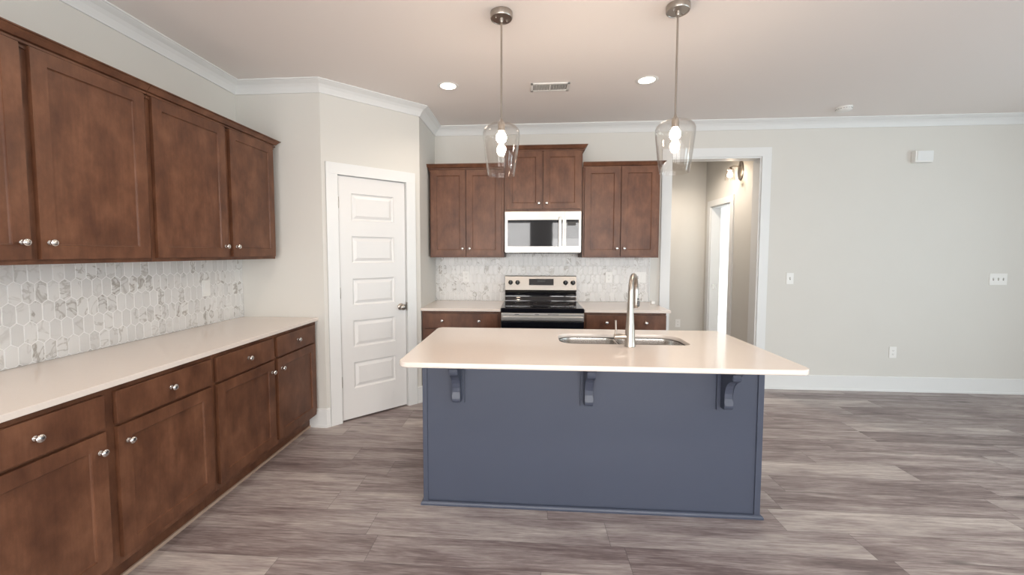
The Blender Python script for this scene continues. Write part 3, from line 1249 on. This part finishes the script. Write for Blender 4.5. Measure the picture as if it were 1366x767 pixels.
# ------------------------------------------------------------------ microwave
mw = thing('microwave', 'stainless steel over-the-range microwave mounted under the short cabinet', 'microwave', (.1425, 4.035, 1.424))
mh, mwid = .402, .742
bm = BM()
box(bm, -mwid / 2, mwid / 2, .002, .345, 0, mh, .002)
obj('body', bm, MT['steel_d'], mw)
bm = BM()
x0, x1 = -mwid / 2, .2125
panel_slab(bm, x0, x1, .006, mh - .002, -.022, .001, [(x0 + .026, x1 - .020, .060, mh - .082)], [(.001, .001)])
md_ = obj('door', bm, MT['steel_d'], mw)
bm = BM()
box(bm, x0 + .0275, x1 - .0215, -.0225, -.0212, .0615, mh - .0835, .0004, 1)
obj('door_glass', bm, MT['mirrorglass'], md_)
bm = BM()
box(bm, x1 - .062, x1 - .034, -.050, -.038, .050, mh - .060, .005, 3)
box(bm, x1 - .056, x1 - .040, -.040, -.022, .065, .085)
box(bm, x1 - .056, x1 - .040, -.040, -.022, mh - .10, mh - .08)
obj('handle', bm, MT['steel_d'], md_)
bm = BM()
box(bm, x1 + .002, mwid / 2, -.022, .001, .006, mh - .002, .002)
cp = obj('control_panel', bm, MT['steel_d'], mw)
bm = BM()
box(bm, x1 + .012, mwid / 2 - .022, -.0228, -.0218, .062, mh - .082, .0004, 1)
kp = obj('keypad', bm, MT['mirrorglass'], cp)
bm = BM()
box(bm, x1 + .024, x1 + .106, -.0232, -.0226, .262, .300)
obj('clock_display', bm, MT['slot'], kp)
bm = BM()
box(bm, -mwid / 2 + .01, mwid / 2 - .01, -.012, .30, -.009, -.0003, .002)
obj('underside_lip', bm, MT['black'], mw)
bm = BM()
for k in range(14):
    xx = -.33 + k * .048
    box(bm, xx, xx + .036, .02, .30, -.0115, -.0088)
obj('bottom_vent', bm, MT['black'], mw)


# ------------------------------------------------------------------ outlets and switches
def plate(name, label, cat, loc, rz, gang=1, kind='outlet'):
    t = thing(name, label, cat, loc, rz)
    w = .070 + .046 * (gang - 1)
    bm = BM()
    box(bm, -w / 2, w / 2, -.0055, -.0002, -.0575, .0575, .0020, 2)
    obj('cover_plate', bm, MT['plastic'], t)
    for g in range(gang):
        cx = (g - (gang - 1) / 2) * .046
        k = kind if isinstance(kind, str) else kind[g]
        if k == 'outlet':
            for zz in (.0195, -.0195):
                bm = BM()
                box(bm, cx - .0165, cx + .0165, -.0072, -.0050, zz - .0135, zz + .0135, .0015)
                r = obj('receptacle', bm, MT['plastic'], t)
                bm = BM()
                for dx in (-.006, .006):
                    box(bm, cx + dx - .0012, cx + dx + .0012, -.0076, -.0071, zz - .001, zz + .0075)
                box(bm, cx - .0022, cx + .0022, -.0076, -.0071, zz - .0085, zz - .0045)
                obj('slots', bm, MT['greyslot'], r)
        elif k == 'toggle':
            bm = BM()
            box(bm, cx - .0055, cx + .0055, -.0062, -.0050, -.013, .013)
            s = obj('slot', bm, MT['greyslot'], t)
            bm = BM()
            box(bm, cx - .0042, cx + .0042, -.0160, -.0055, -.004, .009, .001)
            obj('toggle', bm, MT['plastic'], s)
        elif k == 'rocker':
            bm = BM()
            box(bm, cx - .0165, cx + .0165, -.0085, -.0050, -.033, .033, .002)
            obj('rocker', bm, MT['plastic'], t)
    return t


TY = D - .0088
plate('outlet', 'white duplex outlet in the marble tile left of the range', 'outlet', (-.672, TY, 1.166), 0)
plate('outlet', 'white duplex outlet in the marble tile just right of the range', 'outlet', (.855, TY, 1.161), 0)
plate('light_switch', 'white double switch plate in the marble tile behind the faucet', 'switch', (1.179, TY, 1.164), 0, 2, ('toggle', 'rocker'))
plate('outlet', 'white outlet cover in the marble tile of the left wall', 'outlet', (-WL + .0088, 2.764, 1.168), PI / 2, 1, 'rocker')
plate('light_switch', 'single white toggle switch on the wall right of the hall opening', 'switch', (2.692, D, 1.157), 0, 1, 'toggle')
plate('light_switch', 'wide white three toggle switch plate at the right side of the wall', 'switch', (4.670, D, 1.159), 0, 3, 'toggle')
plate('outlet', 'white duplex outlet low on the bare wall above the baseboard', 'outlet', (3.723, D, .405), 0)
plate('outlet', 'white duplex outlet low on the end wall of the hallway', 'outlet', (2.148, HY, .412), 0)

# door chime box
ch = thing('door_chime', 'white rectangular door chime box high on the wall right of the hall opening', 'door chime', (3.878, D, 2.312))
bm = BM()
box(bm, -.082, .082, -.050, -.0005, 0, .112, .006, 3)
obj('housing', bm, MT['plastic'], ch)
bm = BM()
box(bm, -.066, .080, -.0545, -.0502, .014, .110, .003, 2)
obj('front_cover', bm, MT['trim'], ch)

# smoke detector
sd = thing('smoke_detector', 'small round white smoke detector on the ceiling near the back wall', 'smoke detector', (2.889, 4.033, ZC))
bm = BM()
lathe(bm, [(0, 0), (.062, 0), (.064, -.004), (.063, -.012), (0, -.012)], 32)
obj('mounting_plate', bm, MT['plastic'], sd, smooth=True)
bm = BM()
lathe(bm, [(.058, -.012), (.058, -.015), (.062, -.016), (.061, -.028), (.050, -.036), (.02, -.040), (0, -.040)], 32, cap0=False)
obj('housing', bm, MT['plastic'], sd, smooth=True)
bm = BM()
for k in range(20):
    a = 2 * PI * k / 20
    m4 = Matrix.Rotation(a, 4, 'Z')
    g0 = len(bm.verts)
    b2 = bmesh.new()
    b2.free()
    v0 = set(bm.verts)
    box(bm, .0575, .0632, -.006, .006, -.0225, -.0185)
    bmesh.ops.transform(bm, matrix=m4, verts=[v for v in bm.verts if v not in v0])
obj('vents', bm, MT['greyslot'], sd)

# ceiling vent
av = thing('air_vent', 'white rectangular air register in the ceiling between the recessed lights', 'vent', (.170, 3.376, ZC))
vw, vh = .155, .080
bm = BM()
for a, b, c, d in ((-vw, vw, -vh, -vh + .022), (-vw, vw, vh - .022, vh), (-vw, -vw + .022, -vh, vh), (vw - .022, vw, -vh, vh)):
    box(bm, a, b, c, d, -.008, -.0002, .002)
box(bm, -.004, .004, -vh + .02, vh - .02, -.009, -.001)
obj('frame', bm, MT['plastic'], av)
bm = BM()
box(bm, -vw + .02, vw - .02, -vh + .02, vh - .02, -.0015, -.0004)
obj('duct_opening', bm, MT['slot'], av)
bm = BM()
nsl = 22
for k in range(nsl):
    xx = -vw + .026 + (2 * vw - .052) * (k + .5) / nsl
    v0 = set(bm.verts)
    box(bm, -.0042, .0042, -vh + .022, vh - .022, -.0008, .0008)
    s = .7 if xx < 0 else -.7
    bmesh.ops.transform(bm, matrix=Matrix.Translation((xx, 0, -.0055)) @ Matrix.Rotation(s, 4, 'Y'), verts=[v for v in bm.verts if v not in v0])
obj('slats', bm, MT['plastic'], av)


# ------------------------------------------------------------------ lamps
def recessed(label, x, y, power=CAN_POWER):
    t = thing('recessed_light', label, 'recessed light', (x, y, ZC))
    bm = BM()
    lathe(bm, [(.062, -.001), (.062, -.004), (.066, -.0055), (.080, -.004), (.086, -.0005)], 40, None, False, False)
    obj('trim_ring', bm, MT['plastic'], t, smooth=True)
    bm = BM()
    lathe(bm, [(0, -.0035), (.040, -.0035), (.062, -.0020), (.062, -.0005), (0, -.0005)], 40)
    obj('lens', bm, MT['can'], t, smooth=True)
    l = bpy.data.lights.new('recessed_glow', 'SPOT')
    l.energy = power
    l.color = (1.0, .86, .72)
    l.spot_size = math.radians(150)
    l.spot_blend = .8
    l.shadow_soft_size = .06
    lo = bpy.data.objects.new('recessed_glow', l)
    COL.objects.link(lo)
    lo.parent = t
    lo.location = (0, 0, -.08)
    return t


recessed('round recessed ceiling light above the left end of the back counter', -.645, 3.300)
recessed('round recessed ceiling light nearer the hall opening, right of the air register', .911, 3.300)
recessed('round recessed ceiling light at the top edge above the left aisle', -1.195, 2.060)
recessed('round recessed ceiling light inside the hallway', 1.95, 5.15, 62.0)
recessed('added out-of-view round recessed ceiling light over the near end of the long left counter', -1.195, .60, 38.0)  # unseen light, added to brighten the left side of the kitchen
recessed('added out-of-view round recessed ceiling light over the open floor in front of the island', .911, .60, 42.0)  # unseen light, added to brighten the near floor and its bounce


def pendant(label, x, y):
    t = thing('pendant_light', label, 'pendant light', (x, y, ZC))
    bm = BM()
    lathe(bm, [(0, 0), (.061, 0), (.0615, -.003), (.0615, -.030), (.059, -.034), (.054, -.034), (.053, -.032), (.012, -.032), (.011, -.045), (.008, -.052), (0, -.052)], 36)
    cp_ = obj('canopy', bm, MT['nickel'], t, smooth=True, ang=40)
    for a in (.6, .6 + PI):
        bm = BM()
        lathe(bm, [(0, -.0325), (.004, -.0325), (.004, -.037), (.002, -.039), (0, -.039)], 10, Matrix.Translation((.036 * math.cos(a), .036 * math.sin(a), 0)))
        obj('screw', bm, MT['knob'], cp_, smooth=True)
    bm = BM()
    tube(bm, [(0, 0, -.05), (0, 0, -.33), (0, 0, -.585)], .0055, 12)
    obj('rod', bm, MT['nickel'], t, smooth=True)
    bm = BM()
    lathe(bm, [(0, -.578), (.007, -.578), (.009, -.590), (.017, -.600), (.0175, -.606), (.0195, -.607), (.0195, -.648), (.016, -.650), (0, -.650)], 24)
    obj('socket', bm, MT['nickel'], t, smooth=True, ang=40)
    # open-bottomed clear glass shade with real thickness
    out = [(.020, -.604), (.040, -.606), (.064, -.613), (.084, -.624), (.097, -.638), (.1035, -.654), (.1045, -.672), (.1025, -.70), (.096, -.76), (.088, -.825), (.0775, -.893)]
    inn = [(r - .0028, z - (.0028 if i < 5 else 0)) for i, (r, z) in enumerate(out)]
    bm = BM()
    lathe(bm, out + [(.0762, -.8955)] + inn[::-1], 48, None, False, False)
    obj('glass_shade', bm, MT['glass'], t, smooth=True, ang=60)
    bm = BM()
    lathe(bm, [(0, -.646), (.012, -.648), (.014, -.654), (.021, -.662), (.0270, -.674), (.0285, -.686), (.0265, -.698), (.019, -.708), (.010, -.713), (0, -.714)], 24)
    obj('bulb', bm, MT['bulb'], t, smooth=True, ang=80)
    return t


pendant('clear glass pendant light over the left part of the island', -.154, 2.340)
pendant('clear glass pendant light over the right part of the island, nearer the hall opening', .803, 2.340)

# hallway sconce
ws = thing('wall_sconce', 'clear glass wall sconce with oval nickel backplate above the hallway doorway', 'wall light', (HX, 5.035, 2.385), -PI / 2)
# local: -y -> world -x, local x -> world -y
bm = BM()
v0 = set(bm.verts)
lathe(bm, [(0, 0), (.060, 0), (.062, .004), (.058, .012), (.040, .016), (0, .018)], 36, Matrix.Rotation(PI / 2, 4, 'X'))
bmesh.ops.scale(bm, vec=(1, 1, 1.9), verts=bm.verts)
obj('backplate', bm, MT['nickel'], ws, smooth=True, ang=40)
bm = BM()
tube(bm, [(0, -.012, .045), (0, -.05, .052), (0, -.09, .055), (0, -.118, .045), (0, -.125, .030)], .007, 12)
obj('arm', bm, MT['nickel'], ws, smooth=True)
bm = BM()
lathe(bm, [(0, .045), (.012, .044), (.022, .034), (.023, .010), (.018, .006), (0, .006)], 24, Matrix.Translation((0, -.125, 0)))
obj('socket', bm, MT['nickel'], ws, smooth=True, ang=40)
bm = BM()
so_ = [(.022, .026), (.036, .022), (.043, .010), (.046, -.010), (.056, -.110)]
lathe(bm, so_ + [(r - .0025, z) for r, z in so_[::-1]], 36, Matrix.Translation((0, -.125, 0)), False, False)
obj('glass_shade', bm, MT['glass'], ws, smooth=True, ang=60)
bm = BM()
lathe(bm, [(0, .006), (.012, .004), (.014, -.008), (.024, -.030), (.029, -.050), (.024, -.068), (.010, -.078), (0, -.079)], 20, Matrix.Translation((0, -.125, 0)))
obj('bulb', bm, MT['sconce_bulb'], ws, smooth=True, ang=80)

# thin cord with a white plug beside the tile end
cd = thing('hanging_cord', 'thin pale cord with a white plug hanging at the right end of the marble tile', 'cord', (1.262, D - .05, CT + .001))
bm = BM()
tube(bm, [(0, .035, UB - CT - .003), (0, .034, .3), (0, .02, .06), (0, -.05, .02), (0, -.12, .010)], .0022, 8)
obj('cord', bm, MT['plastic'], cd, smooth=True)
bm = BM()
box(bm, -.018, .018, -.15, -.12, 0, .030, .006, 3)
obj('plug', bm, MT['plastic'], cd)
